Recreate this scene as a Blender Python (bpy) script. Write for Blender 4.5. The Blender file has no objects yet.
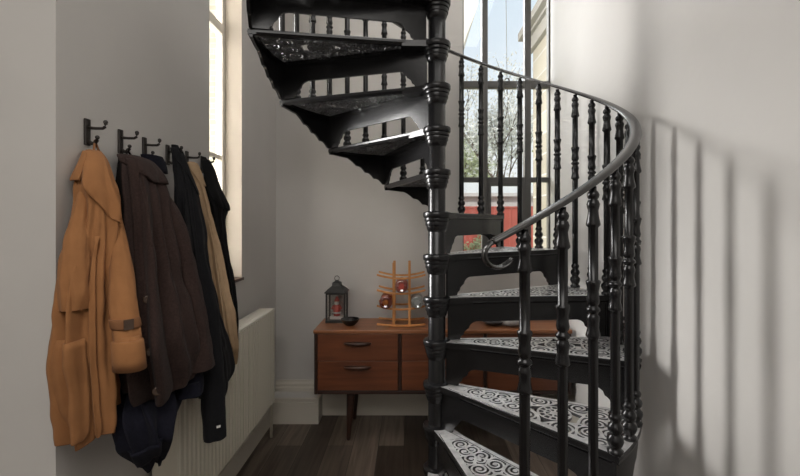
import bpy, bmesh, math, random
import numpy as np
from mathutils import Vector, Matrix
from mathutils.geometry import tessellate_polygon
R = math.radians
sc = bpy.context.scene
COL = sc.collection
random.seed(7)

# ------------------------------------------------------------------ materials
def newmat(name):
    m = bpy.data.materials.new(name); m.use_nodes = True
    nt = m.node_tree
    return m, nt, nt.nodes['Principled BSDF']

def mat(name, col, rough=.5, metal=0., noise=0., nscale=20., bump=0., bscale=60., spec=.5, coat=0., stretch=None, sheen=0.):
    m, nt, b = newmat(name)
    b.inputs['Base Color'].default_value = (*col, 1)
    b.inputs['Roughness'].default_value = rough
    b.inputs['Metallic'].default_value = metal
    b.inputs['Specular IOR Level'].default_value = spec
    b.inputs['Coat Weight'].default_value = coat
    b.inputs['Sheen Weight'].default_value = sheen
    tc = nt.nodes.new('ShaderNodeTexCoord')
    mp = nt.nodes.new('ShaderNodeMapping')
    if stretch: mp.inputs['Scale'].default_value = stretch
    nt.links.new(tc.outputs['Object'], mp.inputs['Vector'])
    if noise:
        n = nt.nodes.new('ShaderNodeTexNoise'); n.inputs['Scale'].default_value = nscale
        n.inputs['Detail'].default_value = 5
        nt.links.new(mp.outputs['Vector'], n.inputs['Vector'])
        r = nt.nodes.new('ShaderNodeValToRGB')
        r.color_ramp.elements[0].position = .3; r.color_ramp.elements[1].position = .7
        r.color_ramp.elements[0].color = (*[c*(1-noise) for c in col], 1)
        r.color_ramp.elements[1].color = (*[min(1, c*(1+noise)) for c in col], 1)
        nt.links.new(n.outputs['Fac'], r.inputs['Fac'])
        nt.links.new(r.outputs['Color'], b.inputs['Base Color'])
    if bump:
        n2 = nt.nodes.new('ShaderNodeTexNoise'); n2.inputs['Scale'].default_value = bscale
        n2.inputs['Detail'].default_value = 4
        nt.links.new(mp.outputs['Vector'], n2.inputs['Vector'])
        bp = nt.nodes.new('ShaderNodeBump'); bp.inputs['Strength'].default_value = bump
        bp.inputs['Distance'].default_value = .01
        nt.links.new(n2.outputs['Fac'], bp.inputs['Height'])
        nt.links.new(bp.outputs['Normal'], b.inputs['Normal'])
    return m

def glass_mat(name, tint=(1, 1, 1), refl=.08):
    m = bpy.data.materials.new(name); m.use_nodes = True
    nt = m.node_tree; nt.nodes.clear()
    o = nt.nodes.new('ShaderNodeOutputMaterial'); mx = nt.nodes.new('ShaderNodeMixShader')
    t = nt.nodes.new('ShaderNodeBsdfTransparent'); t.inputs['Color'].default_value = (*tint, 1)
    g = nt.nodes.new('ShaderNodeBsdfGlossy'); g.inputs['Roughness'].default_value = .02
    mx.inputs[0].default_value = refl
    nt.links.new(t.outputs[0], mx.inputs[1]); nt.links.new(g.outputs[0], mx.inputs[2])
    nt.links.new(mx.outputs[0], o.inputs['Surface'])
    return m

def wood_mat(name, c1, c2, rough, scale, axis):
    m, nt, b = newmat(name)
    tc = nt.nodes.new('ShaderNodeTexCoord'); mp = nt.nodes.new('ShaderNodeMapping')
    s = [scale]*3; s[axis] = scale*.07
    mp.inputs['Scale'].default_value = s
    n = nt.nodes.new('ShaderNodeTexNoise'); n.inputs['Scale'].default_value = 1.; n.inputs['Detail'].default_value = 7
    n.inputs['Distortion'].default_value = .4
    r = nt.nodes.new('ShaderNodeValToRGB')
    r.color_ramp.elements[0].position = .32; r.color_ramp.elements[1].position = .7
    r.color_ramp.elements[0].color = (*c1, 1); r.color_ramp.elements[1].color = (*c2, 1)
    nt.links.new(tc.outputs['Object'], mp.inputs['Vector']); nt.links.new(mp.outputs['Vector'], n.inputs['Vector'])
    nt.links.new(n.outputs['Fac'], r.inputs['Fac']); nt.links.new(r.outputs['Color'], b.inputs['Base Color'])
    b.inputs['Roughness'].default_value = rough
    return m

def floor_mat():
    m, nt, b = newmat('dark_oak_planks')
    tc = nt.nodes.new('ShaderNodeTexCoord'); mp = nt.nodes.new('ShaderNodeMapping')
    mp.inputs['Rotation'].default_value = (0, 0, R(90)); mp.inputs['Location'].default_value = (.3, .035, 0)
    br = nt.nodes.new('ShaderNodeTexBrick')
    br.inputs['Color1'].default_value = (.042, .031, .024, 1); br.inputs['Color2'].default_value = (.17, .138, .112, 1)
    br.inputs['Mortar'].default_value = (.008, .006, .005, 1)
    br.inputs['Scale'].default_value = 1; br.inputs['Mortar Size'].default_value = .0015
    br.inputs['Brick Width'].default_value = 1.15; br.inputs['Row Height'].default_value = .155
    br.inputs['Bias'].default_value = -.1
    nt.links.new(tc.outputs['Object'], mp.inputs['Vector']); nt.links.new(mp.outputs['Vector'], br.inputs['Vector'])
    mp2 = nt.nodes.new('ShaderNodeMapping'); mp2.inputs['Scale'].default_value = (26, 1.6, 1)
    n = nt.nodes.new('ShaderNodeTexNoise'); n.inputs['Scale'].default_value = 1.5; n.inputs['Detail'].default_value = 8
    n.inputs['Distortion'].default_value = .6
    nt.links.new(tc.outputs['Object'], mp2.inputs['Vector']); nt.links.new(mp2.outputs['Vector'], n.inputs['Vector'])
    r = nt.nodes.new('ShaderNodeValToRGB')
    r.color_ramp.elements[0].position = .3; r.color_ramp.elements[1].position = .72
    r.color_ramp.elements[0].color = (.55, .5, .46, 1); r.color_ramp.elements[1].color = (1.35, 1.3, 1.25, 1)
    nt.links.new(n.outputs['Fac'], r.inputs['Fac'])
    mx = nt.nodes.new('ShaderNodeMix'); mx.data_type = 'RGBA'; mx.blend_type = 'MULTIPLY'; mx.inputs[0].default_value = 1
    nt.links.new(br.outputs['Color'], mx.inputs[6]); nt.links.new(r.outputs['Color'], mx.inputs[7])
    nt.links.new(mx.outputs[2], b.inputs['Base Color'])
    b.inputs['Roughness'].default_value = .45
    return m

def brick_mat(name, c1, c2, mortar, axis_rot):
    m, nt, b = newmat(name)
    tc = nt.nodes.new('ShaderNodeTexCoord'); mp = nt.nodes.new('ShaderNodeMapping')
    mp.inputs['Rotation'].default_value = axis_rot
    br = nt.nodes.new('ShaderNodeTexBrick')
    br.inputs['Color1'].default_value = (*c1, 1); br.inputs['Color2'].default_value = (*c2, 1); br.inputs['Mortar'].default_value = (*mortar, 1)
    br.inputs['Scale'].default_value = 1; br.inputs['Mortar Size'].default_value = .008
    br.inputs['Brick Width'].default_value = .225; br.inputs['Row Height'].default_value = .075
    nt.links.new(tc.outputs['Object'], mp.inputs['Vector']); nt.links.new(mp.outputs['Vector'], br.inputs['Vector'])
    nt.links.new(br.outputs['Color'], b.inputs['Base Color']); b.inputs['Roughness'].default_value = .9
    return m

M = {}
M['wall'] = mat('warm_grey_plaster', (.55, .529, .503), .7, noise=.035, nscale=2.2, bump=.08, bscale=14)
M['ceil'] = mat('white_ceiling_paint', (.75, .74, .72), .8)
M['trim'] = mat('cream_gloss_trim', (.56, .52, .45), .4, noise=.03, nscale=6)
M['sash'] = mat('cream_sash_paint', (.72, .68, .60), .45)
M['reveal'] = mat('pale_plaster_reveal', (.43, .385, .325), .75, noise=.06, nscale=5)
M['rad'] = mat('cream_radiator_enamel', (.60, .565, .48), .4)
M['grille'] = mat('radiator_grille_enamel', (.70, .67, .60), .4)
M['floor'] = floor_mat()
M['iron'] = mat('black_gloss_iron', (.0085, .0082, .0088), .27, noise=.25, nscale=9, bump=.04, bscale=45, spec=.42)
M['ironsheen'] = mat('window_sheen_iron', (.80, .79, .78), .38, metal=.72, noise=.25, nscale=25, bump=.08, bscale=60)  # window reflection on the tread tops, painted in as a brighter metal
M['ironcast'] = mat('rough_cast_iron', (.10, .098, .10), .28, metal=.65, bump=1.0, bscale=150)
M['ironrail'] = mat('worn_iron_rail', (.085, .083, .082), .25, metal=.75)
M['steelframe'] = mat('grey_steel_frame', (.10, .096, .092), .5)
M['glass'] = glass_mat('window_glass', (1, 1, 1), .04)
M['lanternglass'] = glass_mat('lantern_glass', (.93, .93, .93), .10)
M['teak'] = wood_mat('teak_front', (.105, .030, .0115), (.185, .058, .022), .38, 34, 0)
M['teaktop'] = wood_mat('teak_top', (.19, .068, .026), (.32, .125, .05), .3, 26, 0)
M['darkwood'] = wood_mat('dark_afromosia', (.022, .009, .006), (.045, .018, .011), .4, 30, 0)
M['handle'] = wood_mat('dark_handle_wood', (.035, .014, .009), (.07, .028, .016), .3, 40, 0)
M['gold'] = wood_mat('honey_wood', (.50, .21, .06), (.66, .32, .11), .42, 30, 2)
M['blackmetal'] = mat('black_metal', (.020, .019, .018), .5, noise=.2, nscale=40)
M['hook'] = mat('bronze_black_hook', (.025, .020, .017), .42)
M['blackdish'] = mat('black_glaze', (.008, .007, .008), .12, spec=.7)
M['greystone'] = mat('grey_stone', (.30, .28, .26), .6, noise=.2, nscale=40)
M['darkstone'] = mat('dark_glaze', (.03, .026, .024), .3)
M['tan'] = mat('tan_cotton', (.315, .142, .056), .9, noise=.07, nscale=30, bump=.12, bscale=420, sheen=.05, spec=.2)
M['tandark'] = mat('tan_cotton_lining', (.22, .095, .038), .9, noise=.1, nscale=30)
M['brown'] = mat('dark_brown_wool', (.036, .022, .019), .95, noise=.25, nscale=160, bump=.3, bscale=260, sheen=.05, spec=.12)
M['brownlin'] = mat('black_brown_lining', (.008, .0065, .006), .9, spec=.1)
M['navy'] = mat('navy_wool', (.0095, .0095, .016), .92, noise=.2, nscale=120, bump=.2, bscale=260, sheen=.03, spec=.12)
M['black'] = mat('black_cotton', (.0085, .0085, .0100), .85, noise=.2, nscale=120, bump=.1, bscale=300, sheen=.03, spec=.15)
M['beige'] = mat('beige_cotton', (.43, .295, .18), .85, noise=.06, nscale=40, bump=.1, bscale=400, spec=.2)
M['jacket'] = mat('black_wool', (.0075, .0075, .008), .9, bump=.2, bscale=300, sheen=.03, spec=.12)
M['button'] = mat('horn_button', (.075, .048, .034), .22)
M['redpaint'] = mat('red_paint', (.50, .045, .03), .5)
M['whitepaint'] = mat('white_paint', (.75, .73, .70), .5)
M['skin'] = mat('pale_paint', (.6, .36, .25), .6)
M['amber'] = glass_mat('amber_glass', (.75, .28, .08), .25)
M['clearglass'] = glass_mat('clear_glass', (.85, .87, .86), .30)
M['amberliquid'] = mat('amber_liquid', (.34, .10, .02), .15, coat=1)
M['redlabel'] = mat('red_paper', (.45, .06, .04), .5)
M['paleliquid'] = mat('pale_bottle', (.45, .46, .45), .1, coat=1)
M['fence'] = mat('red_fence_paint', (.56, .13, .10), .7, noise=.08, nscale=3)
M['leafpale'] = mat('blossom_leaf', (.80, .78, .72), .8, noise=.3, nscale=4)
M['leafgreen'] = mat('green_leaf', (.52, .56, .34), .8, noise=.35, nscale=4)
M['leafdark'] = mat('dark_green_leaf', (.12, .19, .06), .8, noise=.3, nscale=4)
M['bark'] = mat('bark', (.16, .12, .09), .9)
M['ground'] = mat('garden_lawn', (.32, .36, .18), .9, noise=.3, nscale=6)
M['eave'] = mat('grey_eave_render', (.20, .19, .17), .8)
M['fascia'] = mat('pale_stone', (.70, .66, .58), .8)
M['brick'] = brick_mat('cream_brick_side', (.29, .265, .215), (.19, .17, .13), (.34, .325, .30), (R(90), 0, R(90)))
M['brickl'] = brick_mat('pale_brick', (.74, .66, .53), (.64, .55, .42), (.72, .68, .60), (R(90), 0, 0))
M['palewall'] = mat('pale_render', (.72, .72, .70), .8)
M['roof'] = mat('slate_roof', (.28, .28, .29), .7)
M['cord'] = mat('white_cord', (.55, .53, .5), .8)

# ------------------------------------------------------------------ mesh builder
class MB:
    def __init__(s): s.bm = bmesh.new()
    def face(s, vs, smooth=False):
        try:
            f = s.bm.faces.new(vs); f.smooth = smooth
        except ValueError: pass
    def box(s, x0, x1, y0, y1, z0, z1):
        v = [s.bm.verts.new(p) for p in ((x0,y0,z0),(x1,y0,z0),(x1,y1,z0),(x0,y1,z0),(x0,y0,z1),(x1,y0,z1),(x1,y1,z1),(x0,y1,z1))]
        for i in ((3,2,1,0),(4,5,6,7),(0,1,5,4),(1,2,6,5),(2,3,7,6),(3,0,4,7)): s.face([v[k] for k in i])
        return s
    def obox(s, M4, sx, sy, sz):
        v = [s.bm.verts.new(M4 @ Vector((x*sx/2, y*sy/2, z*sz/2))) for x,y,z in ((-1,-1,-1),(1,-1,-1),(1,1,-1),(-1,1,-1),(-1,-1,1),(1,-1,1),(1,1,1),(-1,1,1))]
        for i in ((3,2,1,0),(4,5,6,7),(0,1,5,4),(1,2,6,5),(2,3,7,6),(3,0,4,7)): s.face([v[k] for k in i])
        return s
    def rings(s, rings, cap=True, closed=False, smooth=True):
        vr = [[s.bm.verts.new(p) for p in r] for r in rings]
        n = len(vr[0]); m = len(vr)
        for i in range(m if closed else m-1):
            a, b = vr[i], vr[(i+1) % m]
            for j in range(n): s.face([a[j], a[(j+1)%n], b[(j+1)%n], b[j]], smooth)
        if cap and not closed:
            s.face(vr[0][::-1]); s.face(vr[-1])
        return s
    def lathe(s, prof, n=20, M4=None, flute=None, smooth=True):
        rs = []
        for i, (r, z) in enumerate(prof):
            ring = []
            for k in range(n):
                rr = r*(1-.13*(k % 2)) if flute and flute[0] <= z <= flute[1] else r
                p = Vector((rr*math.cos(2*math.pi*k/n), rr*math.sin(2*math.pi*k/n), z))
                ring.append(M4 @ p if M4 else p)
            rs.append(ring)
        return s.rings(rs, True, False, smooth)
    def tube(s, pts, r, n=10, sq=None, up=Vector((0,0,1)), closed=False):
        pts = [Vector(p) for p in pts]; N = len(pts); rs = []
        for i, p in enumerate(pts):
            a = pts[(i-1) % N] if (closed or i > 0) else p; b = pts[(i+1) % N] if (closed or i < N-1) else p
            t = (b-a).normalized()
            u = up if abs(t.dot(up)) < .97 else Vector((1,0,0))
            x = t.cross(u).normalized(); y = x.cross(t).normalized()
            rr = r[i] if isinstance(r, (list, tuple)) else r
            sx, sy = sq if sq else (1, 1)
            rs.append([p + x*(rr*sx*math.cos(2*math.pi*k/n)) + y*(rr*sy*math.sin(2*math.pi*k/n)) for k in range(n)])
        return s.rings(rs, True, closed)
    def ribbon(s, pts, w, t, up=Vector((0,0,1))):
        """flat bar of width w (sideways) and thickness t (along up)"""
        pts = [Vector(p) for p in pts]; N = len(pts); rs = []
        for i, p in enumerate(pts):
            a = pts[max(i-1, 0)]; b = pts[min(i+1, N-1)]
            d = (b-a).normalized(); x = d.cross(up).normalized(); y = up
            rs.append([p-x*w/2-y*t/2, p+x*w/2-y*t/2, p+x*w/2+y*t/2, p-x*w/2+y*t/2])
        return s.rings(rs, True, False, False)
    def prism(s, poly, t, M4=None):
        """2D polygon in local xz, thickness t along local y (centred)"""
        A = [s.bm.verts.new((M4 or Matrix()) @ Vector((x, -t/2, z))) for x, z in poly]
        B = [s.bm.verts.new((M4 or Matrix()) @ Vector((x, t/2, z))) for x, z in poly]
        n = len(poly)
        for tri in tessellate_polygon([[Vector((x, z, 0)) for x, z in poly]]):
            s.face([A[i] for i in tri]); s.face([B[i] for i in tri[::-1]])
        for i in range(n): s.face([A[(i+1)%n], A[i], B[i], B[(i+1)%n]])
        return s
    def ball(s, c, r, n=12, sc3=(1,1,1)):
        rs = []
        for i in range(1, n):
            a = math.pi*i/n
            rs.append([Vector(c)+Vector((r*sc3[0]*math.sin(a)*math.cos(2*math.pi*k/n), r*sc3[1]*math.sin(a)*math.sin(2*math.pi*k/n), -r*sc3[2]*math.cos(a))) for k in range(n)])
        return s.rings(rs, True)
    def grid(s, P, thick, smooth=True, normal=None):
        """P[i][j] points of a sheet; thickened along its normals"""
        m, n = len(P), len(P[0])
        N = [[None]*n for _ in range(m)]
        for i in range(m):
            for j in range(n):
                du = Vector(P[min(i+1,m-1)][j]) - Vector(P[max(i-1,0)][j])
                dv = Vector(P[i][min(j+1,n-1)]) - Vector(P[i][max(j-1,0)])
                k = du.cross(dv)
                N[i][j] = k.normalized() if k.length > 1e-9 else Vector((1,0,0))
        A = [[s.bm.verts.new(Vector(P[i][j])+N[i][j]*thick/2) for j in range(n)] for i in range(m)]
        B = [[s.bm.verts.new(Vector(P[i][j])-N[i][j]*thick/2) for j in range(n)] for i in range(m)]
        for i in range(m-1):
            for j in range(n-1):
                s.face([A[i][j],A[i+1][j],A[i+1][j+1],A[i][j+1]], smooth)
                s.face([B[i][j],B[i][j+1],B[i+1][j+1],B[i+1][j]], smooth)
        for i in range(m-1):
            s.face([A[i][0],B[i][0],B[i+1][0],A[i+1][0]]); s.face([A[i+1][n-1],B[i+1][n-1],B[i][n-1],A[i][n-1]])
        for j in range(n-1):
            s.face([A[0][j+1],B[0][j+1],B[0][j],A[0][j]]); s.face([A[m-1][j],B[m-1][j],B[m-1][j+1],A[m-1][j+1]])
        return s
    def build(s, name, m, parent=None, loc=(0,0,0), bevel=0, recalc=True, subsurf=0):
        if recalc: bmesh.ops.recalc_face_normals(s.bm, faces=s.bm.faces)
        loc = Vector(loc)
        if loc.length: bmesh.ops.translate(s.bm, verts=s.bm.verts, vec=-loc)
        me = bpy.data.meshes.new(name); s.bm.to_mesh(me); s.bm.free()
        me.materials.append(m)
        o = bpy.data.objects.new(name, me); COL.objects.link(o)
        if parent: o.parent = parent
        else: o.location = loc
        if bevel:
            md = o.modifiers.new('bevel', 'BEVEL'); md.width = bevel; md.segments = 2; md.limit_method = 'ANGLE'
        if subsurf:
            md = o.modifiers.new('sub', 'SUBSURF'); md.levels = subsurf; md.render_levels = subsurf
        return o

def tag(o, label, cat, group=None, kind=None):
    o['label'] = label; o['category'] = cat
    if group: o['group'] = group
    if kind: o['kind'] = kind
    return o
def struct(o, label=None, cat=None):
    o['kind'] = 'structure'
    if label: o['label'] = label
    if cat: o['category'] = cat
    return o
def empty(name, loc, label, cat, group=None, rz=0):
    o = bpy.data.objects.new(name, None); COL.objects.link(o)
    o.empty_display_size = .1; o.location = loc; o.rotation_euler = (0, 0, rz)
    return tag(o, label, cat, group)
def dup(o, parent=None):
    c = o.copy(); COL.objects.link(c)
    if parent is not None: c.parent = parent
    return c
def copy_tree(o, parent=None):
    c = dup(o, parent)
    for ch in list(o.children):
        copy_tree(ch, c)
    return c

# ------------------------------------------------------------------ camera
EYE = 1.347
cam = bpy.data.cameras.new('camera'); co = bpy.data.objects.new('camera', cam); COL.objects.link(co)
co.location = (0, 0, EYE); co.rotation_euler = (R(90), 0, 0)
cam.sensor_fit = 'HORIZONTAL'; cam.sensor_width = 36; cam.lens = 36*429.3/800
cam.shift_x = (400-409.8)/800; cam.shift_y = -(238-223.4)/800
cam.clip_start = .02
sc.camera = co

# ------------------------------------------------------------------ room
XL, XR, YB, CEIL = -.945, 1.03, 3.03, 3.35
WY0, WY1, WZ0 = 2.02, 2.417, 1.03
struct(MB().box(-3.2, XR+.2, -2.8, YB+.17, -.1, 0).build('floor', M['floor']), 'dark brown wide plank wooden floor', 'floor')
struct(MB().box(-3.2, XR+.2, -2.8, YB+.17, CEIL, CEIL+.15).build('ceiling', M['ceil']), 'white ceiling above the staircase', 'ceiling')
w = MB()
w.box(XL-.13, XL, 1.146, WY0, 0, CEIL); w.box(XL-.13, XL, WY1, YB+.17, 0, CEIL)
w.box(XL-.13, XL, WY0, WY1, 0, WZ0); w.box(XL-.13, XL, WY0, WY1, 3.1, CEIL)
struct(w.build('wall_left', M['wall']), 'grey plaster wall with the row of coat hooks', 'wall')
struct(MB().box(-3.2, XL-.13, 1.146, 1.306, 0, CEIL).build('wall_front', M['wall']), 'pale grey wall end at the left edge, beside the coats', 'wall')
w = MB()
BX0 = .374
w.box(XL, BX0, YB, YB+.17, 0, CEIL); w.box(BX0, XR, YB, YB+.17, 0, WZ0); w.box(BX0, XR, YB, YB+.17, 3.15, CEIL)
struct(w.build('wall_back', M['wall']), 'grey back wall behind the wooden sideboard', 'wall')
struct(MB().box(XR, XR+.2, -2.8, YB+.17, 0, CEIL).build('wall_right', M['wall']), 'pale grey wall right of the staircase, striped with shadows', 'wall')
struct(MB().box(-3.2, XR, -2.95, -2.8, 0, CEIL).build('wall_rear', M['wall']), 'wall behind the viewer', 'wall')
struct(MB().box(-3.35, -3.2, -2.8, 1.306, 0, CEIL).build('wall_side', M['wall']), 'far side wall of the hall', 'wall')
# skirting with a moulded top, swept along straight runs
def skirting(name, p0, p1, out, h, label, t=.018):
    p0, p1, out = Vector(p0), Vector(p1), Vector(out)
    prof = [(0,0),(t,0),(t,h*.78),(t*.7,h*.82),(t*.75,h*.88),(t*.35,h*.95),(t*.3,h),(0,h)]
    rs = [[p+out*a+Vector((0,0,1))*b for a,b in prof] for p in (p0,p1)]
    o = MB().rings(rs, True, False, False).build(name, M['trim'])
    return struct(o, label, 'skirting')
skirting('baseboard_left', (XL,1.146,0), (XL,2.88,0), (1,0,0), .15, 'cream skirting board under the radiator')
skirting('baseboard_back', (XL,YB,0), (XR,YB,0), (0,-1,0), .245, 'cream skirting board along the back wall')
skirting('baseboard_right', (XR,3.0,0), (XR,-2.8,0), (-1,0,0), .16, 'cream skirting board along the right wall')
b = MB().box(XL+.001, -.628, 2.895, YB-.019, 0, .168)
struct(b.build('trim_1', M['wall']), 'low boxed-in ledge in the back left corner', 'ledge')
prof = [(0,0),(.014,0),(.014,.145),(.010,.150),(.018,.158),(.018,.172),(0,.172)]
b = MB(); 
pts = [(Vector((XL+.001,2.894,0)), Vector((0,-1,0))), (Vector((-.627,2.894,0)), Vector((1,-1,0))), (Vector((-.627,YB-.019,0)), Vector((1,0,0)))]
b.rings([[p+d*a+Vector((0,0,1))*h for a,h in prof] for p,d in pts], True, False, False)
struct(b.build('baseboard_ledge', M['trim']), 'cream moulded skirting board around the corner ledge', 'skirting')

# ------------------------------------------------------------------ windows
def part(mb, name, m, parent, bevel=0):
    return mb.build(name, m, parent, parent.matrix_world.translation if False else Vector(parent.location), bevel)
# left sash window
FX = -1.045
root = empty('window_1', (FX, WY0, WZ0), 'tall narrow cream sash window beside the black jacket', 'window'); root['kind'] = 'structure'
fr = MB()
fr.box(FX-.03, FX+.006, WY0, WY0+.045, WZ0, 3.1); fr.box(FX-.03, FX+.006, WY1-.034, WY1, WZ0, 3.1)
fr.box(FX-.03, FX+.006, WY0+.045, WY1-.034, WZ0, WZ0+.07)
part(fr, 'window_frame', M['sash'], root, .004)
part(MB().box(FX-.026, FX, WY0+.045, WY1-.034, 1.70, 1.724), 'glazing_bar', M['sash'], root, .004)
part(MB().box(FX-.03, FX+.010, WY0+.045, WY1-.034, 2.395, 2.45), 'meeting_rail', M['sash'], root, .004)
part(MB().box(FX-.016, FX-.012, WY0+.045, WY1-.034, WZ0+.07, 2.395), 'pane', M['glass'], root)
part(MB().box(FX-.022, FX-.018, WY0+.045, WY1-.034, 2.45, 3.1), 'pane', M['glass'], root)
struct(MB().box(XL-.093, XL+.012, WY0+.001, WY1-.001, WZ0, WZ0+.015).build('trim_2', M['handle']), 'thin dark wooden sill of the left window', 'sill')
# pale plaster lining of the left window's reveals
rv = MB(); rv.box(XL-.093, XL+.0005, WY1-.003, WY1, WZ0+.015, 3.1); rv.box(XL-.093, XL+.0005, WY0, WY0+.003, WZ0+.015, 3.1)
struct(rv.build('trim_3', M['reveal']), 'pale plaster reveal of the left window', 'reveal')
# back window: three lights, steel frame
FY = 3.17
root = empty('window_2', (BX0, FY, WZ0), 'tall grey steel framed window behind the staircase overlooking the garden', 'window'); root['kind'] = 'structure'
fr = MB()
fr.box(BX0-.02, BX0+.022, FY-.02, FY+.03, WZ0, 3.15); fr.box(XR-.012, XR, FY-.02, FY+.03, WZ0, 3.15)
fr.box(BX0, XR, FY-.02, FY+.03, WZ0, WZ0+.05)
part(fr, 'window_frame', M['steelframe'], root, .003)
for x, wd in ((.551, .042), (.866, .046)):
    part(MB().box(x-wd/2, x+wd/2, FY-.025, FY+.03, WZ0+.05, 3.15), 'mullion', M['steelframe'], root, .004)
xs = [BX0+.022, .53, .572, .843, .889, XR-.012]
for z, t in ((2.368, .05), (1.668, .036)):
    for k in range(3):
        part(MB().box(xs[2*k], xs[2*k+1], FY-.02, FY+.025, z-t/2, z+t/2), 'transom', M['steelframe'], root, .003)
for k in range(3):
    part(MB().box(xs[2*k], xs[2*k+1], FY+.004, FY+.008, WZ0+.05, 3.15), 'pane', M['glass'], root)
# opening casement in the lower middle light
cs = MB()
cs.box(.572, .596, FY-.03, FY+.02, WZ0+.05, 1.65); cs.box(.819, .843, FY-.03, FY+.02, WZ0+.05, 1.65); cs.box(.596, .819, FY-.03, FY+.02, 1.622, 1.65)
part(cs, 'casement_frame', M['steelframe'], root, .003)
# pull cord with its brass toggle
root = empty('window_cord', (.71, FY-.035, 2.33), 'thin pale pull cord hanging in front of the middle back window pane', 'cord')
part(MB().tube([(.70,FY-.035,3.14),(.705,FY-.035,2.8),(.71,FY-.035,2.40)], .0022, 6), 'cord', M['cord'], root)
cl = MB(); cl.tube([(.71+.018*math.cos(a),FY-.035,2.385+.022*math.sin(a)) for a in [2*math.pi*k/14 for k in range(14)]], .004, 6, closed=True)
part(cl, 'ring', M['steelframe'], root)

# ------------------------------------------------------------------ spiral staircase
XC, YC = .128, 2.03
RB, RO, RISE = .832, .85, .2
P0, DP = 13.85, 8.9
STEP = 3*DP
stair = empty('spiral_staircase', (XC, YC, 0), 'black cast iron spiral staircase with pierced treads and turned balusters', 'staircase')

# column
colm = MB().lathe([(.115,0),(.115,.02),(.10,.03),(.075,.05),(.062,.06),(.062,.075),(.043,.085),(.041,.1),(.041,CEIL)], 28).build('column', M['iron'], stair)
cprof = [(.041,-.092),(.045,-.086),(.0485,-.077),(.0495,-.067),(.0495,-.065),(.0535,-.064),(.0545,-.060),(.0545,-.047),(.0535,-.044),(.058,-.043),(.059,-.039),(.059,-.030),(.058,-.027),(.063,-.026),(.0655,-.020),(.0655,-.006),(.063,-.001),(.055,.001),(.050,.003),(.0415,.004)]
collar = MB().lathe(cprof, 28).build('collar', M['iron'], colm)
md = collar.modifiers.new('split', 'EDGE_SPLIT'); md.split_angle = R(40)
collar.location = (0, 0, RISE)
for k in range(2, 16):
    c = dup(collar, colm); c.location = (0, 0, RISE*k)

# tread (built with its front edge at angle 0, turned about the column)
def pol(r, deg, z=0): return Vector((r*math.cos(R(deg)), r*math.sin(R(deg)), z))
A1 = STEP + .8
def edge_pts(n, inset):
    """front and back border lines, from hub to rim, moved inwards by inset"""
    f0, f1 = pol(.10, -12), pol(RO, 0); b0, b1 = pol(.10, STEP+10), pol(RO, A1)
    df = (f1-f0).normalized(); nf = Vector((-df.y, df.x, 0)); db = (b1-b0).normalized(); nb = Vector((db.y, -db.x, 0))
    return (f0+nf*inset, f1+nf*inset), (b0+nb*inset, b1+nb*inset)
tr = MB()
(f0, f1), (b0, b1) = edge_pts(2, 0)
def bar_edge(p, q, w, z0, z1, side):
    d = (q-p).normalized(); n = Vector((-d.y, d.x, 0))*side
    rs = []
    for u in (p, q):
        rs.append([u+Vector((0,0,z0+.012)), u+Vector((0,0,z1-.004)), u+n*.004+Vector((0,0,z1)), u+n*w+Vector((0,0,z1)), u+n*w+Vector((0,0,z0)), u+n*.008+Vector((0,0,z0))])
    tr.rings(rs, True, False, False)
bar_edge(f0, f1, .030, -.032, 0, 1); bar_edge(b0, b1, .024, -.026, 0, -1)
# rim along the outside
rim = []
for k in range(15):
    a = A1*k/14
    rim.append([pol(RO, a, -.026), pol(RO+.004, a, -.012), pol(RO, a, -.001), pol(RO-.036, a, 0), pol(RO-.036, a, -.022)])
tr.rings(rim, True, False, False)
# hub plate
hub_o = [pol(.17, -6+(STEP+11)*k/8) for k in range(9)]
hub_i = [pol(.05, -40+(STEP+80)*k/8) for k in range(9)]
A_ = [[tr.bm.verts.new(p+Vector((0,0,z))) for p in row] for row, z in ((hub_i, -.03), (hub_i, -.002), (hub_o, -.002), (hub_o, -.03))]
for k in range(8):
    for i in range(4):
        tr.face([A_[i][k], A_[i][k+1], A_[(i+1)%4][k+1], A_[(i+1)%4][k]])
tr.face([A_[i][0] for i in range(4)]); tr.face([A_[i][8] for i in range(4)][::-1])
tread = tr.build('tread', M['iron'], stair)
def sheen_top(o):
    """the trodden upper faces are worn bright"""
    o.data.materials.append(M['ironsheen'])
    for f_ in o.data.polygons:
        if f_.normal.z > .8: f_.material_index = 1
sheen_top(tread)

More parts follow.
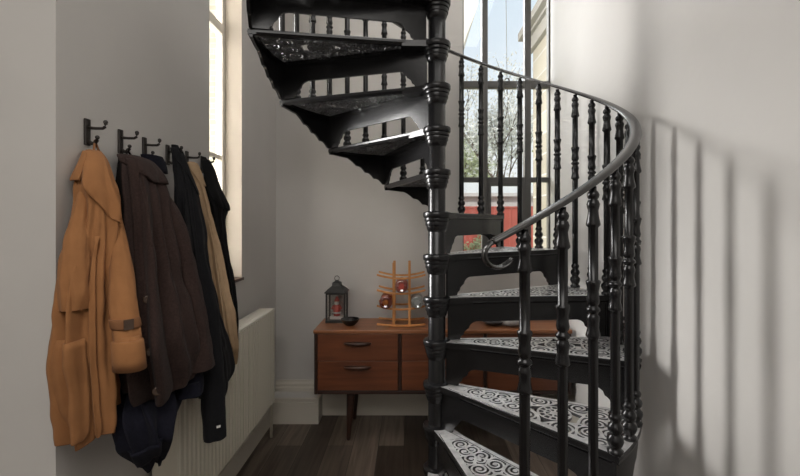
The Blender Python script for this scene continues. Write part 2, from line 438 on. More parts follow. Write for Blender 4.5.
# pierced scroll panel: contour of a scroll field, cut as real holes
def lattice():
    NU, NV = 176, 100
    r0, r1 = .155, RO-.034
    (f0, f1), (b0, b1) = edge_pts(2, .026)
    def onl(p, q, r):
        d = q-p; a = d.dot(d); b = 2*p.dot(d); c = p.dot(p)-r*r
        t = (-b+math.sqrt(b*b-4*a*c))/(2*a); return p+d*t
    X = np.zeros((NU, NV)); Y = np.zeros((NU, NV)); D = np.zeros((NU, NV))
    for i in range(NU):
        r = r0+(r1-r0)*i/(NU-1); p, q = onl(f0, f1, r), onl(b0, b1, r)
        a0, a1 = math.atan2(p.y, p.x), math.atan2(q.y, q.x)
        for j in range(NV):
            a = a0+(a1-a0)*j/(NV-1)
            X[i,j], Y[i,j] = r*math.cos(a), r*math.sin(a)
            D[i,j] = min((a-a0)*r, (a1-a)*r, r-r0, r1-r)
    mid = STEP/2
    cen = []          # scroll centres: x, y, hand, pitch
    def add(r, a, h, p): v = pol(r, a); cen.append((v.x, v.y, h, p))
    add(.555, mid, 0, .03)
    for r, da, h in ((.40,-5.2,1),(.40,5.2,-1),(.475,-9.5,1),(.475,9.5,-1),(.63,-9.6,-1),(.63,9.6,1),(.715,0,1),(.715,-6.5,-1),(.715,6.5,1),
                     (.775,-10,1),(.775,10,-1),(.785,-3.2,1),(.785,3.2,-1),(.325,-4.6,-1),(.325,4.6,1),(.345,0,1),(.265,-3.5,1),(.265,3.5,-1),(.21,0,1)):
        add(r, mid+da, h, .0185 if r > .3 else .017)
    C = np.array(cen)
    dx = X[...,None]-C[:,0]; dy = Y[...,None]-C[:,1]
    dd = np.sqrt(dx*dx+dy*dy); w = dd.copy(); w[...,0] *= .62
    order = np.argsort(w, axis=-1); i1 = order[...,0]; i2 = order[...,1]
    take = lambda A, i: np.take_along_axis(A, i[...,None], -1)[...,0]
    d = take(dd, i1); border = np.abs(take(w, i2)-take(w, i1))*.5
    ang = np.arctan2(take(dy, i1), take(dx, i1))
    hand = C[i1,2]; pitch = C[i1,3]
    s = (d/pitch - hand*ang/(2*math.pi)) % 1.0
    arm = np.minimum(s, 1-s)*pitch
    metal = np.maximum(.0043-arm, .0038-border)
    metal = np.maximum(metal, .0075-d)
    # rosette: petals in rings round its centre
    ros = i1 == 0
    ring = np.minimum.reduce([np.abs(d-.012), np.abs(d-.036), np.abs(d-.062)])
    pet = np.abs(((ang*np.where(d<.036, 8, 12)/(2*math.pi)) % 1)-.5)/np.where(d<.036, 8, 12)*2*math.pi*d
    rm = np.maximum.reduce([.0042-ring, np.where(d<.064, .0038-pet, -1), .0046-border])
    metal = np.where(ros, rm, metal)
    metal = np.maximum(metal, .004-D)
    metal = np.clip(metal, -.01, .01)
    bm = bmesh.new(); cache = {}
    zt, zb = -.001, -.012
    def corner(i, j):
        k = ('c', i, j)
        if k not in cache: cache[k] = (bm.verts.new((X[i,j],Y[i,j],zt)), bm.verts.new((X[i,j],Y[i,j],zb)))
        return cache[k]
    def cross(i, j, k, l):
        key = ('e',)+tuple(sorted(((i,j),(k,l))))
        if key not in cache:
            a, b = metal[i,j], metal[k,l]; t = min(.97, max(.03, a/(a-b)))
            x = X[i,j]+(X[k,l]-X[i,j])*t; y = Y[i,j]+(Y[k,l]-Y[i,j])*t
            cache[key] = (bm.verts.new((x,y,zt)), bm.verts.new((x,y,zb)))
        return cache[key]
    for i in range(NU-1):
        for j in range(NV-1):
            q = [(i,j),(i+1,j),(i+1,j+1),(i,j+1)]
            pin = [metal[a]>0 for a in q]
            if not any(pin): continue
            poly = []; kinds = []
            for k in range(4):
                a, b = q[k], q[(k+1)%4]
                if pin[k]: poly.append(corner(*a)); kinds.append(0)
                if pin[k] != pin[(k+1)%4]: poly.append(cross(*a, *b)); kinds.append(1 if pin[k] else 2)
            if len(poly) < 3: continue
            try:
                bm.faces.new([p[0] for p in poly]); bm.faces.new([p[1] for p in poly[::-1]])
            except ValueError: continue
            for k in range(len(poly)):
                k2 = (k+1) % len(poly)
                if kinds[k] == 1 and kinds[k2] == 2:
                    a, b = poly[k], poly[k2]
                    try: bm.faces.new([a[1], b[1], b[0], a[0]])
                    except ValueError: pass
    mb = MB(); mb.bm.free(); mb.bm = bm
    return mb
lat = lattice().build('scroll_panel', M['ironcast'], tread, recalc=False)
sheen_top(lat)
lat['label'] = 'pierced scrollwork panel of the tread'
# riser plate with its bracketed opening
half = [(.760,-.2),(.757,-.188),(.745,-.181),(.741,-.166),(.731,-.156),(.722,-.150),(.716,-.134),(.700,-.122),(.678,-.116)]
lft = [(.185,-.116),(.168,-.122),(.155,-.134),(.150,-.148),(.140,-.154),(.128,-.164),(.124,-.178),(.112,-.186),(.108,-.2)]
poly = [(.05,-.028),(RO-.012,-.028),(RO-.012,-.2)] + half + lft + [(.05,-.2)]
d = (f1-f0).normalized(); ang = math.atan2(d.y, d.x); n = Vector((-d.y, d.x, 0))
# local frame along the front edge line
base = f0+n*.014; t0 = -base.dot(d)
M4 = Matrix.Translation(base + d*t0) @ Matrix.Rotation(ang, 4, 'Z')
rs_ = MB().prism(poly, .012, M4)
rs_.prism([(.10,-.032),(RO-.02,-.032),(RO-.02,-.040),(.10,-.040)], .020, M4)
rs_.prism([(RO-.030,-.04),(RO-.012,-.04),(RO-.012,-.2),(RO-.030,-.2)], .018, M4)
rs_.build('riser', M['iron'], tread)
# scalloped bracket hanging from the rim
def dep(s):
    if s < .07: return .2
    u = (s-.07)/.60
    if u >= 1: return .046-.010*min(1, (s-.67)/.25)
    sm = 1-u
    return .046+.154*sm**.9 - (.013*abs(math.sin(math.pi*4*u)) if u < .75 else .013*abs(math.sin(math.pi*4*u))*.4)
sb = []
for k in range(61):
    s = k/60; a = s*A1
    sb.append([pol(RO-.020, a, -.02), pol(RO-.006, a, -.02), pol(RO-.006, a, -dep(s)), pol(RO-.020, a, -dep(s))])
MB().rings(sb, True, False, False).build('rim_bracket', M['iron'], tread)
def place_tread(o, k):
    o.location = (0, 0, RISE*k); o.rotation_euler = (0, 0, R(P0+STEP*(k-2)-1.2-90))
place_tread(tread, 1)
for k in range(2, 13):
    t = copy_tree(tread, stair); place_tread(t, k)

# balusters: knop and neck hang from the rail, foot stands on the tread
def rail_z(m): return 1.335+.0652*m
def baluster_mesh(L):
    T = L
    prof = [(.024,0),(.026,.010),(.020,.014),(.017,.020),(.022,.027),(.0265,.040),(.0255,.052),(.017,.061),(.016,.066),(.022,.073),(.0245,.083),(.022,.093),(.0155,.100),
            (.015,.105),(.019,.110),(.021,.117),(.019,.124),(.0150,.130),(.0158,.134)]
    kb = T-.46
    prof += [(.0158,kb-.012),(.0158,kb-.004),(.0212,kb),(.0222,kb+.004),(.020,kb+.012),(.0165,kb+.030),(.0175,kb+.045),(.0195,kb+.056),(.0175,kb+.066),(.0135,kb+.071),
             (.0150,kb+.075),(.0195,kb+.079),(.0215,kb+.084),(.0195,kb+.089),(.0150,kb+.093),(.0135,kb+.097),(.0175,kb+.102),(.0195,kb+.112),(.0175,kb+.124),(.0160,kb+.140),
             (.0200,kb+.160),(.0222,kb+.168),(.0212,kb+.172),(.0158,kb+.176)]
    nb = T-.118
    prof += [(.0155,nb-.006),(.0205,nb),(.0215,nb+.004),(.0195,nb+.014),(.0165,nb+.030),(.0150,nb+.046),(.0180,nb+.058),(.0195,nb+.066),(.0160,nb+.076),(.0125,nb+.080),
             (.0165,nb+.086),(.0185,nb+.094),(.0150,nb+.103),(.010,nb+.108),(.010,nb+.120)]
    # the shaft is fluted: alternate radii
    mb = MB(); n = 16; rs = []
    for r, z in prof:
        fl = (.128 < z < kb-.002) or (kb+.175 < z < nb-.003)
        rs.append([Vector((r*(.86 if fl and k % 2 else 1)*math.cos(2*math.pi*k/n), r*(.86 if fl and k % 2 else 1)*math.sin(2*math.pi*k/n), z)) for k in range(n)])
    mb.rings(rs)
    return mb
proto = []
for q in range(3):
    L = rail_z(q)-.4-.006
    proto.append(baluster_mesh(L).build('baluster', M['iron'], stair))
for m in range(0, 30):
    o = proto[m] if m < 3 else dup(proto[m % 3], stair)
    ph = R(P0+DP*m)
    k = 2+m//3
    o.location = (RB*math.sin(ph), -RB*math.cos(ph), RISE*k-.001 - 0*m + 0)
    # the rail gains slightly less than three pitches per riser
    gap = rail_z(m)-.006-RISE*k
    base_len = rail_z(m % 3)-.4-.006
    o.scale = (1, 1, gap/base_len)
# handrail: helix ending in a curled scroll
hp = []
for k in range(-75, 3101, 5):
    m = k/100
    ph = R(P0+DP*m)
    hp.append(Vector((RB*math.sin(ph), -RB*math.cos(ph), rail_z(m)+.008)))
rr = MB()
def railsec(pts):
    rs = []
    N = len(pts)
    for i, p in enumerate(pts):
        a, b_ = pts[max(i-1,0)], pts[min(i+1,N-1)]
        t = (b_-a).normalized(); rad = Vector((p.x, p.y, 0)).normalized()
        x = (rad - t*rad.dot(t)).normalized(); y = x.cross(t); y = y if y.z > 0 else -y
        rs.append([p+x*u+y*v for u, v in ((-.018,-.006),(.018,-.006),(.021,-.001),(.019,.005),(.011,.009),(0,.0105),(-.011,.009),(-.019,.005),(-.021,-.001))])
    return rs
rr.rings(railsec(hp))
rail = rr.build('handrail', M['ironrail'], stair)
rail['label'] = 'smooth worn iron handrail'
# scroll at the low end
p0 = hp[0]; tdir = (hp[0]-hp[4]).normalized(); th = Vector((tdir.x, tdir.y, 0)).normalized()
sp = [p0 + (hp[1]-p0)*.5]
pos = p0.copy(); hd = math.atan2(-tdir.z, math.hypot(tdir.x, tdir.y))
for k in range(25):
    # swings down and back under the rail, then flattens out
    step = .037*R(9.5)
    dirv = th*math.cos(hd) - Vector((0,0,1))*math.sin(hd)
    pos = pos + dirv*step
    hd += R(9.5) if k < 19 else R(4)
    sp.append(pos.copy())
sr = MB(); rs = []
side = th.cross(Vector((0,0,1))).normalized()
for i, p in enumerate(sp):
    a, b_ = sp[max(i-1,0)], sp[min(i+1,len(sp)-1)]
    t = (b_-a).normalized(); y = side.cross(t).normalized()
    u = i/(len(sp)-1); wd = .019+.004*u if u < .9 else .0226*(1-(u-.9)*5); tk = .0075-.0025*u
    rs.append([p+side*wd*math.cos(2*math.pi*k/12)+y*tk*math.sin(2*math.pi*k/12) for k in range(12)])
sr.rings(rs); sr.build('scroll', M['ironrail'], rail)['label'] = 'curled scroll end of the handrail'

# ------------------------------------------------------------------ sideboard
SX0, SX1, SY0, SY1 = -.592, 1.0, 2.655, 2.99
ST = .688; SB = .288
root = empty('sideboard', (SX0, SY0, 0), 'low teak sideboard on tapered dark legs against the back wall', 'sideboard')
def sp_(mb, name, m, parent=root, bevel=.003): return mb.build(name, m, parent, Vector(root.location), bevel)
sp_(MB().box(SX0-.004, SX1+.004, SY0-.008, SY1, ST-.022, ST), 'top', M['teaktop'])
bd = MB()
bd.box(SX0, SX0+.018, SY0, SY1-.005, SB, ST-.022); bd.box(SX1-.018, SX1, SY0, SY1-.005, SB, ST-.022)
bd.box(SX0+.018, SX1-.018, SY0+.004, SY1-.005, SB, SB+.022); bd.box(SX0+.018, SX1-.018, SY1-.015, SY1-.005, SB+.022, ST-.022)
sp_(bd, 'carcass', M['darkwood'])
divs = [SX0+.018, -.062, .467, SX1-.018]
for x in divs[1:3]:
    sp_(MB().box(x-.010, x+.010, SY0+.002, SY1-.016, SB+.022, ST-.022), 'divider', M['darkwood'])
for k in range(3):
    xa = divs[k]+(.012 if k else .003); xb = divs[k+1]-(.012 if k < 2 else .003)
    for z0, z1, hz in ((SB+.026, .4945, .460), (.4975, ST-.025, .606)):
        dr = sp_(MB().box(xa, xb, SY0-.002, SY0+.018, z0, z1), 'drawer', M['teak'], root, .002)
        # carved lens shaped wooden pull in a shadowed recess
        h = MB(); xc_ = (xa+xb)/2; rs = []
        for i in range(17):
            u = -1+2*i/16; ww = math.sqrt(max(.02, 1-u*u))
            c = Vector((xc_+.085*u, SY0-.004-.016*ww, hz))
            rs.append([c+Vector((0, .016*ww*math.cos(2*math.pi*q/10), (.011*ww+.002)*math.sin(2*math.pi*q/10))) for q in range(10)])
        h.rings(rs); sp_(h, 'handle', M['handle'], dr, 0)
for x in (-.372, .80):
    for y, dy in ((SY0+.055, -.035), (SY1-.05, .02)):
        lg = MB().rings([[Vector((x+dx+r*math.cos(2*math.pi*q/14), y+dy_+r*math.sin(2*math.pi*q/14), z)) for q in range(14)] for r, z, dx, dy_ in ((.012,0,.01*(1 if x<0 else -1)*-1,dy),(.013,.01,-.01*(1 if x<0 else -1),dy),(.027,SB-.02,0,0),(.028,SB,0,0))])
        sp_(lg, 'leg', M['darkwood'], root, 0)

# lantern
LX, LY = -.493, 2.905
root = empty('lantern', (LX, LY, ST), 'small black metal lantern with glass sides standing on the sideboard', 'lantern')
def lp(mb, name, m, parent=root, bevel=0): return mb.build(name, m, parent, Vector(root.location), bevel)
hw = .060; fr = MB()
fr.box(LX-hw-.006, LX+hw+.006, LY-hw-.006, LY+hw+.006, ST, ST+.016)
for sx in (-1, 1):
    for sy in (-1, 1):
        fr.box(LX+sx*hw-.005, LX+sx*hw+.005, LY+sy*hw-.005, LY+sy*hw+.005, ST+.016, ST+.190)
fr.box(LX-hw-.005, LX+hw+.005, LY-hw-.005, LY+hw+.005, ST+.186, ST+.198)
lp(fr, 'frame', M['blackmetal'], root, .002)
rf = MB().rings([[Vector((LX+sx*r, LY+sy*r, ST+z)) for sx, sy in ((-1,-1),(1,-1),(1,1),(-1,1))] for r, z in ((.072,.196),(.072,.201),(.052,.222),(.030,.240),(.027,.256),(.031,.258),(.012,.270),(.008,.276))], True, False, False)
lp(rf, 'roof', M['blackmetal'])
rg = MB().tube([(LX+.016*math.cos(a), LY, ST+.288+.016*math.sin(a)) for a in [2*math.pi*k/16 for k in range(16)]], .0025, 6, closed=True)
lp(rg, 'ring', M['blackmetal'])
for ax in (0, 1):
    for sgn in (-1, 1):
        p = MB()
        if ax == 0: p.box(LX-hw+.005, LX+hw-.005, LY+sgn*hw-.001, LY+sgn*hw+.001, ST+.016, ST+.186)
        else: p.box(LX+sgn*hw-.001, LX+sgn*hw+.001, LY-hw+.005, LY+hw-.005, ST+.016, ST+.186)
        lp(p, 'pane', M['lanternglass'])
# ornament in the lantern: small red and white painted figurine
root = empty('figurine', (LX, LY, ST+.016), 'small red and white painted ornament standing inside the glass lantern', 'ornament')
def fp(mb, name, m): return mb.build(name, m, root, Vector(root.location))
z = ST+.016
fp(MB().box(LX-.042, LX+.042, LY-.03, LY+.03, z, z+.018), 'base', M['whitepaint'])
fp(MB().lathe([(.020,z+.018),(.024,z+.03),(.026,z+.045),(.024,z+.07),(.022,z+.085),(.014,z+.098)], 14, Matrix.Translation((LX,LY,0))), 'coat', M['redpaint'])
fp(MB().lathe([(.0265,z+.036),(.029,z+.041),(.0275,z+.047)], 14, Matrix.Translation((LX,LY,0))), 'hem', M['whitepaint'])
for q in (-1, 1): fp(MB().tube([(LX+q*.018,LY-.008,z+.088),(LX+q*.032,LY-.016,z+.066)], .008, 8), 'sleeve', M['redpaint'])
fp(MB().ball((LX,LY-.002,z+.112), .015), 'head', M['skin'])
fp(MB().ball((LX,LY-.010,z+.104), .015, 12, (1,.7,.9)), 'beard', M['whitepaint'])
fp(MB().lathe([(.017,z+.118),(.018,z+.122),(.015,z+.13),(.006,z+.148),(.002,z+.15)], 14, Matrix.Translation((LX,LY,0))), 'cap', M['redpaint'])

# black dish
DX, DY = -.385, 2.775
pr = [(.024,0),(.030,.003),(.050,.022),(.059,.040),(.060,.044),(.057,.044),(.046,.026),(.020,.010),(.004,.008)]
o = MB().lathe(pr, 32, Matrix.Translation((DX,DY,ST)) ).build('dish', M['blackdish'], None, (DX,DY,ST))
tag(o, 'small glossy black dish on the sideboard, right of the lantern', 'dish')
# pieces seen through the stair on the right of the sideboard
o = MB().lathe([(.03,0),(.055,.006),(.070,.020),(.072,.028),(.066,.028),(.05,.014),(.01,.008)], 32, Matrix.Translation((.545,2.80,ST))).build('saucer', M['darkstone'], None, (.545,2.80,ST))
tag(o, 'shallow dark dish on the sideboard, seen through the stair opening', 'dish')
o = MB().lathe([(.03,0),(.055,.008),(.068,.026),(.064,.044),(.045,.054),(.02,.058)], 32, Matrix.Translation((.66,2.77,ST))).build('stone_bowl', M['greystone'], None, (.66,2.77,ST))
tag(o, 'rounded grey stone pot on the sideboard, seen through the stair opening', 'pot')

# wine rack
WX, WYc = -.055, 2.82
root = empty('wine_rack', (WX, WYc, ST), 'honey coloured wooden wine rack of wavy slats standing on the sideboard', 'wine rack')
def wp(mb, name, m=None): return mb.build(name, m or M['gold'], root, Vector(root.location), .002)
VX = (-.103, -.002)
RW = .137
tz = [.018, .125, .225, .322]
for y in (WYc-.075, WYc+.075):
    for vx in VX:
        wp(MB().box(vx-.008, vx+.008, y-.009, y+.009, ST, ST+.408), 'upright')
    for lv, z in enumerate(tz):
        pts = []
        for i in range(49):
            x = WX-.155+.31*i/48
            q_ = (x-WX)/.155
            pts.append((x, y-(.012 if y < WYc else -.012), ST+z-.014+.024*q_*q_))
        if lv == 0: pts = [(p[0], p[1], ST+.008+.010*abs(((p[0]-WX)/.155))**2) for p in pts]
        wp(MB().ribbon(pts, .010, .013), 'wavy_slat')
# the bottles lying in the rack
def bottle(cx_, zc, mbody, label, foil):
    root = empty('wine_bottle', (cx_, WYc-.16, zc), label, 'bottle', None)
    Mx = Matrix.Translation((cx_, WYc-.13, zc)) @ Matrix.Rotation(R(-90), 4, 'X')
    body = MB().lathe([(.012,.012),(.028,.002),(.036,.0),(.040,.006),(.041,.02),(.041,.17),(.034,.20),(.018,.22),(.0145,.235),(.0145,.29),(.016,.292),(.016,.30)], 28, Mx)
    body.build('glass_body', mbody, root, Vector(root.location))
    inner = MB().lathe([(.030,.008),(.0375,.012),(.0375,.168),(.030,.195)], 24, Mx)
    inner.build('contents', foil, root, Vector(root.location))
    cp = MB().lathe([(.0152,.262),(.0165,.262),(.0168,.302),(.005,.303)], 18, Mx)
    cp.build('capsule', M['redlabel'], root, Vector(root.location))
bz = .041+.007
bottle(-.152, ST+.125+bz-.012, M['amber'], 'amber glass bottle lying at the left of the wine rack', M['amberliquid'])
bottle(-.052, ST+.225+bz-.012, M['clearglass'], 'bottle with red contents lying highest in the wine rack', M['redlabel'])
bottle(.046, ST+.125+bz-.012, M['clearglass'], 'clear glass bottle lying at the right of the wine rack, beside the column', M['paleliquid'])

# ------------------------------------------------------------------ radiator
RX, RY0, RY1, RZ0, RZ1 = -.82, 1.524, 2.615, .27, .83
root = empty('radiator', (RX, RY0, 0), 'cream ribbed panel radiator below the left window', 'radiator')
def rp(mb, name, m=None, bevel=0): return mb.build(name, m or M['rad'], root, Vector(root.location), bevel)
pn = MB(); rib = .0333; rows = []
y = RY0+.03
prof2 = [(RX-.006, RY0+.004), (RX, RY0+.012), (RX, RY0+.03)]
while y < RY1-.05:
    prof2 += [(RX, y+.004), (RX-.007, y+.009), (RX-.007, y+.014), (RX, y+.019), (RX, y+rib)]
    y += rib
prof2 += [(RX, RY1-.012), (RX-.006, RY1-.004)]
prof2 += [(RX-.016, RY1-.004), (RX-.016, RY0+.004)]
pn.rings([[Vector((a, b_, z)) for a, b_ in prof2] for z in (RZ0, RZ0+.02, RZ1-.03, RZ1-.012)], True, False, False)
rp(pn, 'front_panel')
rp(MB().box(-.915, -.902, RY0+.004, RY1-.004, RZ0, RZ1-.012), 'back_panel')
gr = MB().box(-.917, -.822, RY0, RY1, RZ1-.012, RZ1)
yy = RY0+.03
while yy < RY1-.04:
    gr.box(-.895, -.845, yy, yy+.012, RZ1-.002, RZ1+.002); yy += .024
rp(gr, 'top_grille', M['grille'], .002)
for y0 in (RY0, RY1-.006):
    rp(MB().box(-.916, -.824, y0, y0+.006, RZ0, RZ1-.012), 'end_panel', None, .002)
vp = MB().tube([(-.872,RY1,.315),(-.872,2.69,.315),(-.872,2.70,.308),(-.872,2.705,.28),(-.872,2.705,.0)], .0095, 10)
rp(vp, 'pipe')
vl = MB().lathe([(.017,.285),(.020,.29),(.020,.345),(.014,.352)], 14, Matrix.Translation((-.872,2.705,0)))
rp(vl, 'valve', M['grille'])
for yb in (1.75, 2.4):
    rp(MB().box(XL+.001, -.915, yb, yb+.04, .4, .7), 'bracket')

# ------------------------------------------------------------------ hooks
HY = [1.252, 1.396, 1.522, 1.668, 1.812, 1.945]
HZ = 1.652
hl = ['black metal double coat hook nearest the viewer, holding the tan coat',
      'black metal double coat hook holding the dark brown coat',
      'black metal double coat hook between the brown coat and the black coat',
      'black metal double coat hook holding the long black coat',
      'black metal double coat hook holding the beige coat',
      'black metal double coat hook nearest the window, holding the black jacket']
def make_hook():
    root = empty('coat_hook', (XL, 0, HZ), hl[0], 'coat hook', 'coat hooks in a row on the wall')
    MB().box(.0005, .008, -.010, .010, -.078, 0).build('back_plate', M['hook'], root, bevel=.002)
    p = MB().tube([(.006,0,-.026),(.03,0,-.028),(.05,0,-.028),(.056,0,-.024),(.058,0,-.016),(.058,0,-.010)], [.005,.0042,.0042,.0045,.005,.0055], 10)
    p.ball((.058,0,-.010), .0064, 8); p.build('upper_prong', M['hook'], root)
    p = MB().tube([(.006,0,-.064),(.018,0,-.072),(.028,0,-.070),(.033,0,-.062),(.034,0,-.054)], [.0055,.005,.005,.0055,.006], 10)
    p.ball((.034,0,-.054), .0062, 8); p.build('lower_prong', M['hook'], root)
    return root
h0 = make_hook()
for i, y in enumerate(HY):
    o = h0 if i == 0 else copy_tree(h0)
    o.location = (XL, y, HZ); o['label'] = hl[i]

# ------------------------------------------------------------------ coats
def interp(rows, t):
    """Catmull-Rom through rows, t in 0..1 by row index"""
    n = len(rows)-1; u = t*n; i = min(int(u), n-1); f = u-i
    P = [rows[max(i-1,0)], rows[i], rows[i+1], rows[min(i+2,n)]]
    out = []
    for k in range(5):
        a, b_, c, d_ = (p[k] for p in P)
        out.append(.5*(2*b_+(c-a)*f+(2*a-5*b_+4*c-d_)*f*f+(3*b_-a-3*c+d_)*f**3))
    return out
from mathutils import noise as mnoise
class Coat:
    """hanging garment: stacked sections with ridged folds that start at the hook and drift as they fall"""
    def __init__(s, rows, seed, folds=9, amp=.22, twist=1.0, hem=.012):
        s.rows = rows; s.rnd = random.Random(seed); s.amp = amp; s.hem = hem; s.seed = seed
        s.ph = s.rnd.uniform(0, 6.28)
        s.f = []
        for i in range(folds):
            th0 = 2*math.pi*(i+s.rnd.uniform(-.3, .3))/folds
            s.f.append((th0, s.rnd.uniform(.11, .19)*9/folds, s.rnd.uniform(.5, 1.25), s.rnd.uniform(-.55, .55)*twist, s.rnd.uniform(.0, .3)))
    def at(s, t, th, off=0.0):
        z, xc, yc, a, b_ = interp(s.rows, t)
        w = -.80
        for th0, wd_, g, dr, st in s.f:
            e = max(0, min(1, (t-st)/.22)); e = e*e*(3-2*e)
            d_ = (th-th0-dr*(t-.3)+math.pi) % (2*math.pi)-math.pi
            w += g*e*math.exp(-(d_/wd_)**2)
        env = min(1, .3+1.6*t)
        k = 1+s.amp*env*w
        n1 = mnoise.noise((z*7+s.seed, math.cos(th)*1.6, math.sin(th)*1.6))
        n2 = mnoise.noise((z*19+s.seed*2, math.cos(th)*3.5+z*4, math.sin(th)*3.5))
        off2 = off+(.010*n1+.0045*n2)*env*min(1, a/.045)
        wob = s.hem*math.sin(2*th+s.ph)*t*t
        k = max(.5, k)
        x = xc+(a*k+off2)*math.cos(th); y = yc-(b_*k+off2)*math.sin(th)
        return Vector((max(x, XL+.002+max(off, 0)*.3), y, z+wob))
    def body(s, nt=96, na=128):
        mb = MB(); rs = []
        for i in range(nt):
            rs.append([s.at(i/(nt-1), 2*math.pi*j/na) for j in range(na)])
        # hem turns in
        last = rs[-1]; c = sum(last, Vector())/na
        rs.append([c+(p-c)*.88+Vector((0,0,.004)) for p in last]); rs.append([c+(p-c)*.8+Vector((0,0,.05)) for p in last])
        mb.rings(rs); return mb
    def patch(s, rowsTT, off, thick, n=10, m=12):
        """rowsTT: list of (t, th0, th1) ordered top to bottom; sheet lying on the body"""
        P = []
        for i in range(m):
            u = i/(m-1)*(len(rowsTT)-1); k = min(int(u), len(rowsTT)-2); f = u-k
            t, a0, a1 = (rowsTT[k][q]+(rowsTT[k+1][q]-rowsTT[k][q])*f for q in range(3))
            P.append([s.at(t, R(a0+(a1-a0)*j/(n-1)), off) for j in range(n)])
        return MB().grid(P, thick)
def finish_coat(root, mb, name, m, sub=0, disp=0):
    o = mb.build(name, m, root, Vector(root.location))
    if sub:
        md = o.modifiers.new('sub', 'SUBSURF'); md.levels = sub; md.render_levels = sub
    return o
def buttons(root, coat, spots, off, r, m):
    for t, th in spots:
        p = coat.at(t, R(th), off); q = coat.at(t, R(th), off+.02)
        nrm = (q-p).normalized()
        M4 = Matrix.Translation(p) @ nrm.to_track_quat('Z', 'Y').to_matrix().to_4x4()
        b_ = MB().lathe([(r*.5,-.004),(r,-.003),(r,.002),(r*.85,.004),(r*.6,.0025),(r*.1,.0025)], 16, M4)
        finish_coat(root, b_, 'button', m)
def loop(root, top, y0, z0, m, span=.016):
    """hanging loop over the prong"""
    pts = [Vector((XL+.030, y0-span, z0)), Vector((XL+.031, y0-span*.6, z0+.025)), Vector((XL+.026, y0, top)), Vector((XL+.031, y0+span*.6, z0+.025)), Vector((XL+.030, y0+span, z0))]
    finish_coat(root, MB().tube(pts, .0035, 8), 'hanging_loop', m)

TAN = [(1.561,-0.925,1.249,0.009,0.012),(1.536,-0.910,1.236,0.022,0.023),(1.503,-0.898,1.221,0.034,0.037),(1.454,-0.886,1.206,0.046,0.046),(1.398,-0.877,1.200,0.055,0.038),(1.328,-0.873,1.195,0.058,0.053),(1.246,-0.870,1.183,0.060,0.077),(1.164,-0.868,1.176,0.062,0.094),(1.083,-0.865,1.170,0.064,0.098),(1.003,-0.862,1.164,0.066,0.097),(0.924,-0.861,1.166,0.064,0.088),(0.858,-0.862,1.170,0.060,0.082),(0.803,-0.863,1.176,0.056,0.074),(0.769,-0.867,1.176,0.052,0.062)]
BROWN = [(1.566,-0.913,1.398,0.020,0.042),(1.551,-0.896,1.405,0.035,0.081),(1.514,-0.879,1.400,0.048,0.095),(1.454,-0.862,1.382,0.055,0.094),(1.373,-0.842,1.357,0.060,0.087),(1.279,-0.820,1.337,0.062,0.096),(1.188,-0.797,1.319,0.064,0.113),(1.099,-0.772,1.304,0.066,0.137),(1.014,-0.747,1.282,0.068,0.153),(0.937,-0.742,1.300,0.066,0.155),(0.880,-0.744,1.318,0.064,0.155),(0.849,-0.748,1.310,0.060,0.125)]
NAVY = [(1.589,-0.927,1.544,0.012,0.044),(1.540,-0.920,1.556,0.016,0.055),(1.395,-0.904,1.536,0.018,0.073),(1.219,-0.884,1.502,0.018,0.096),(1.021,-0.856,1.448,0.020,0.121),(0.876,-0.822,1.380,0.030,0.142),(0.833,-0.786,1.307,0.055,0.137),(0.795,-0.761,1.255,0.070,0.106),(0.754,-0.752,1.231,0.070,0.069),(0.718,-0.749,1.223,0.066,0.044),(0.667,-0.759,1.259,0.045,0.036),(0.632,-0.765,1.281,0.028,0.023)]
BLACK = [(1.653,-0.918,1.678,0.012,0.018),(1.613,-0.906,1.674,0.020,0.029),(1.553,-0.887,1.662,0.030,0.040),(1.456,-0.861,1.656,0.040,0.075),(1.341,-0.833,1.632,0.046,0.094),(1.210,-0.802,1.599,0.050,0.095),(1.084,-0.768,1.572,0.054,0.090),(0.977,-0.744,1.563,0.056,0.104),(0.874,-0.742,1.602,0.058,0.137),(0.790,-0.740,1.631,0.060,0.162),(0.735,-0.740,1.635,0.060,0.135),(0.699,-0.744,1.611,0.056,0.057)]
BEIGE = [(1.606,-0.921,1.815,0.012,0.023),(1.565,-0.910,1.819,0.018,0.036),(1.489,-0.893,1.827,0.024,0.036),(1.382,-0.869,1.821,0.030,0.033),(1.255,-0.840,1.814,0.034,0.037),(1.110,-0.805,1.792,0.038,0.057),(0.989,-0.775,1.771,0.040,0.067),(0.879,-0.770,1.798,0.040,0.071),(0.796,-0.774,1.838,0.036,0.033),(0.714,-0.784,1.904,0.016,0.019)]
JACKET = [(1.644,-0.923,1.921,0.010,0.010),(1.596,-0.909,1.930,0.020,0.031),(1.520,-0.892,1.935,0.026,0.054),(1.462,-0.877,1.944,0.030,0.075),(1.417,-0.869,1.966,0.030,0.078),(1.353,-0.861,1.938,0.026,0.040),(1.228,-0.835,1.915,0.026,0.029),(1.074,-0.801,1.902,0.026,0.040),(0.920,-0.784,1.898,0.026,0.030),(0.776,-0.790,1.935,0.018,0.022)]
G = 'coats hanging in a row'
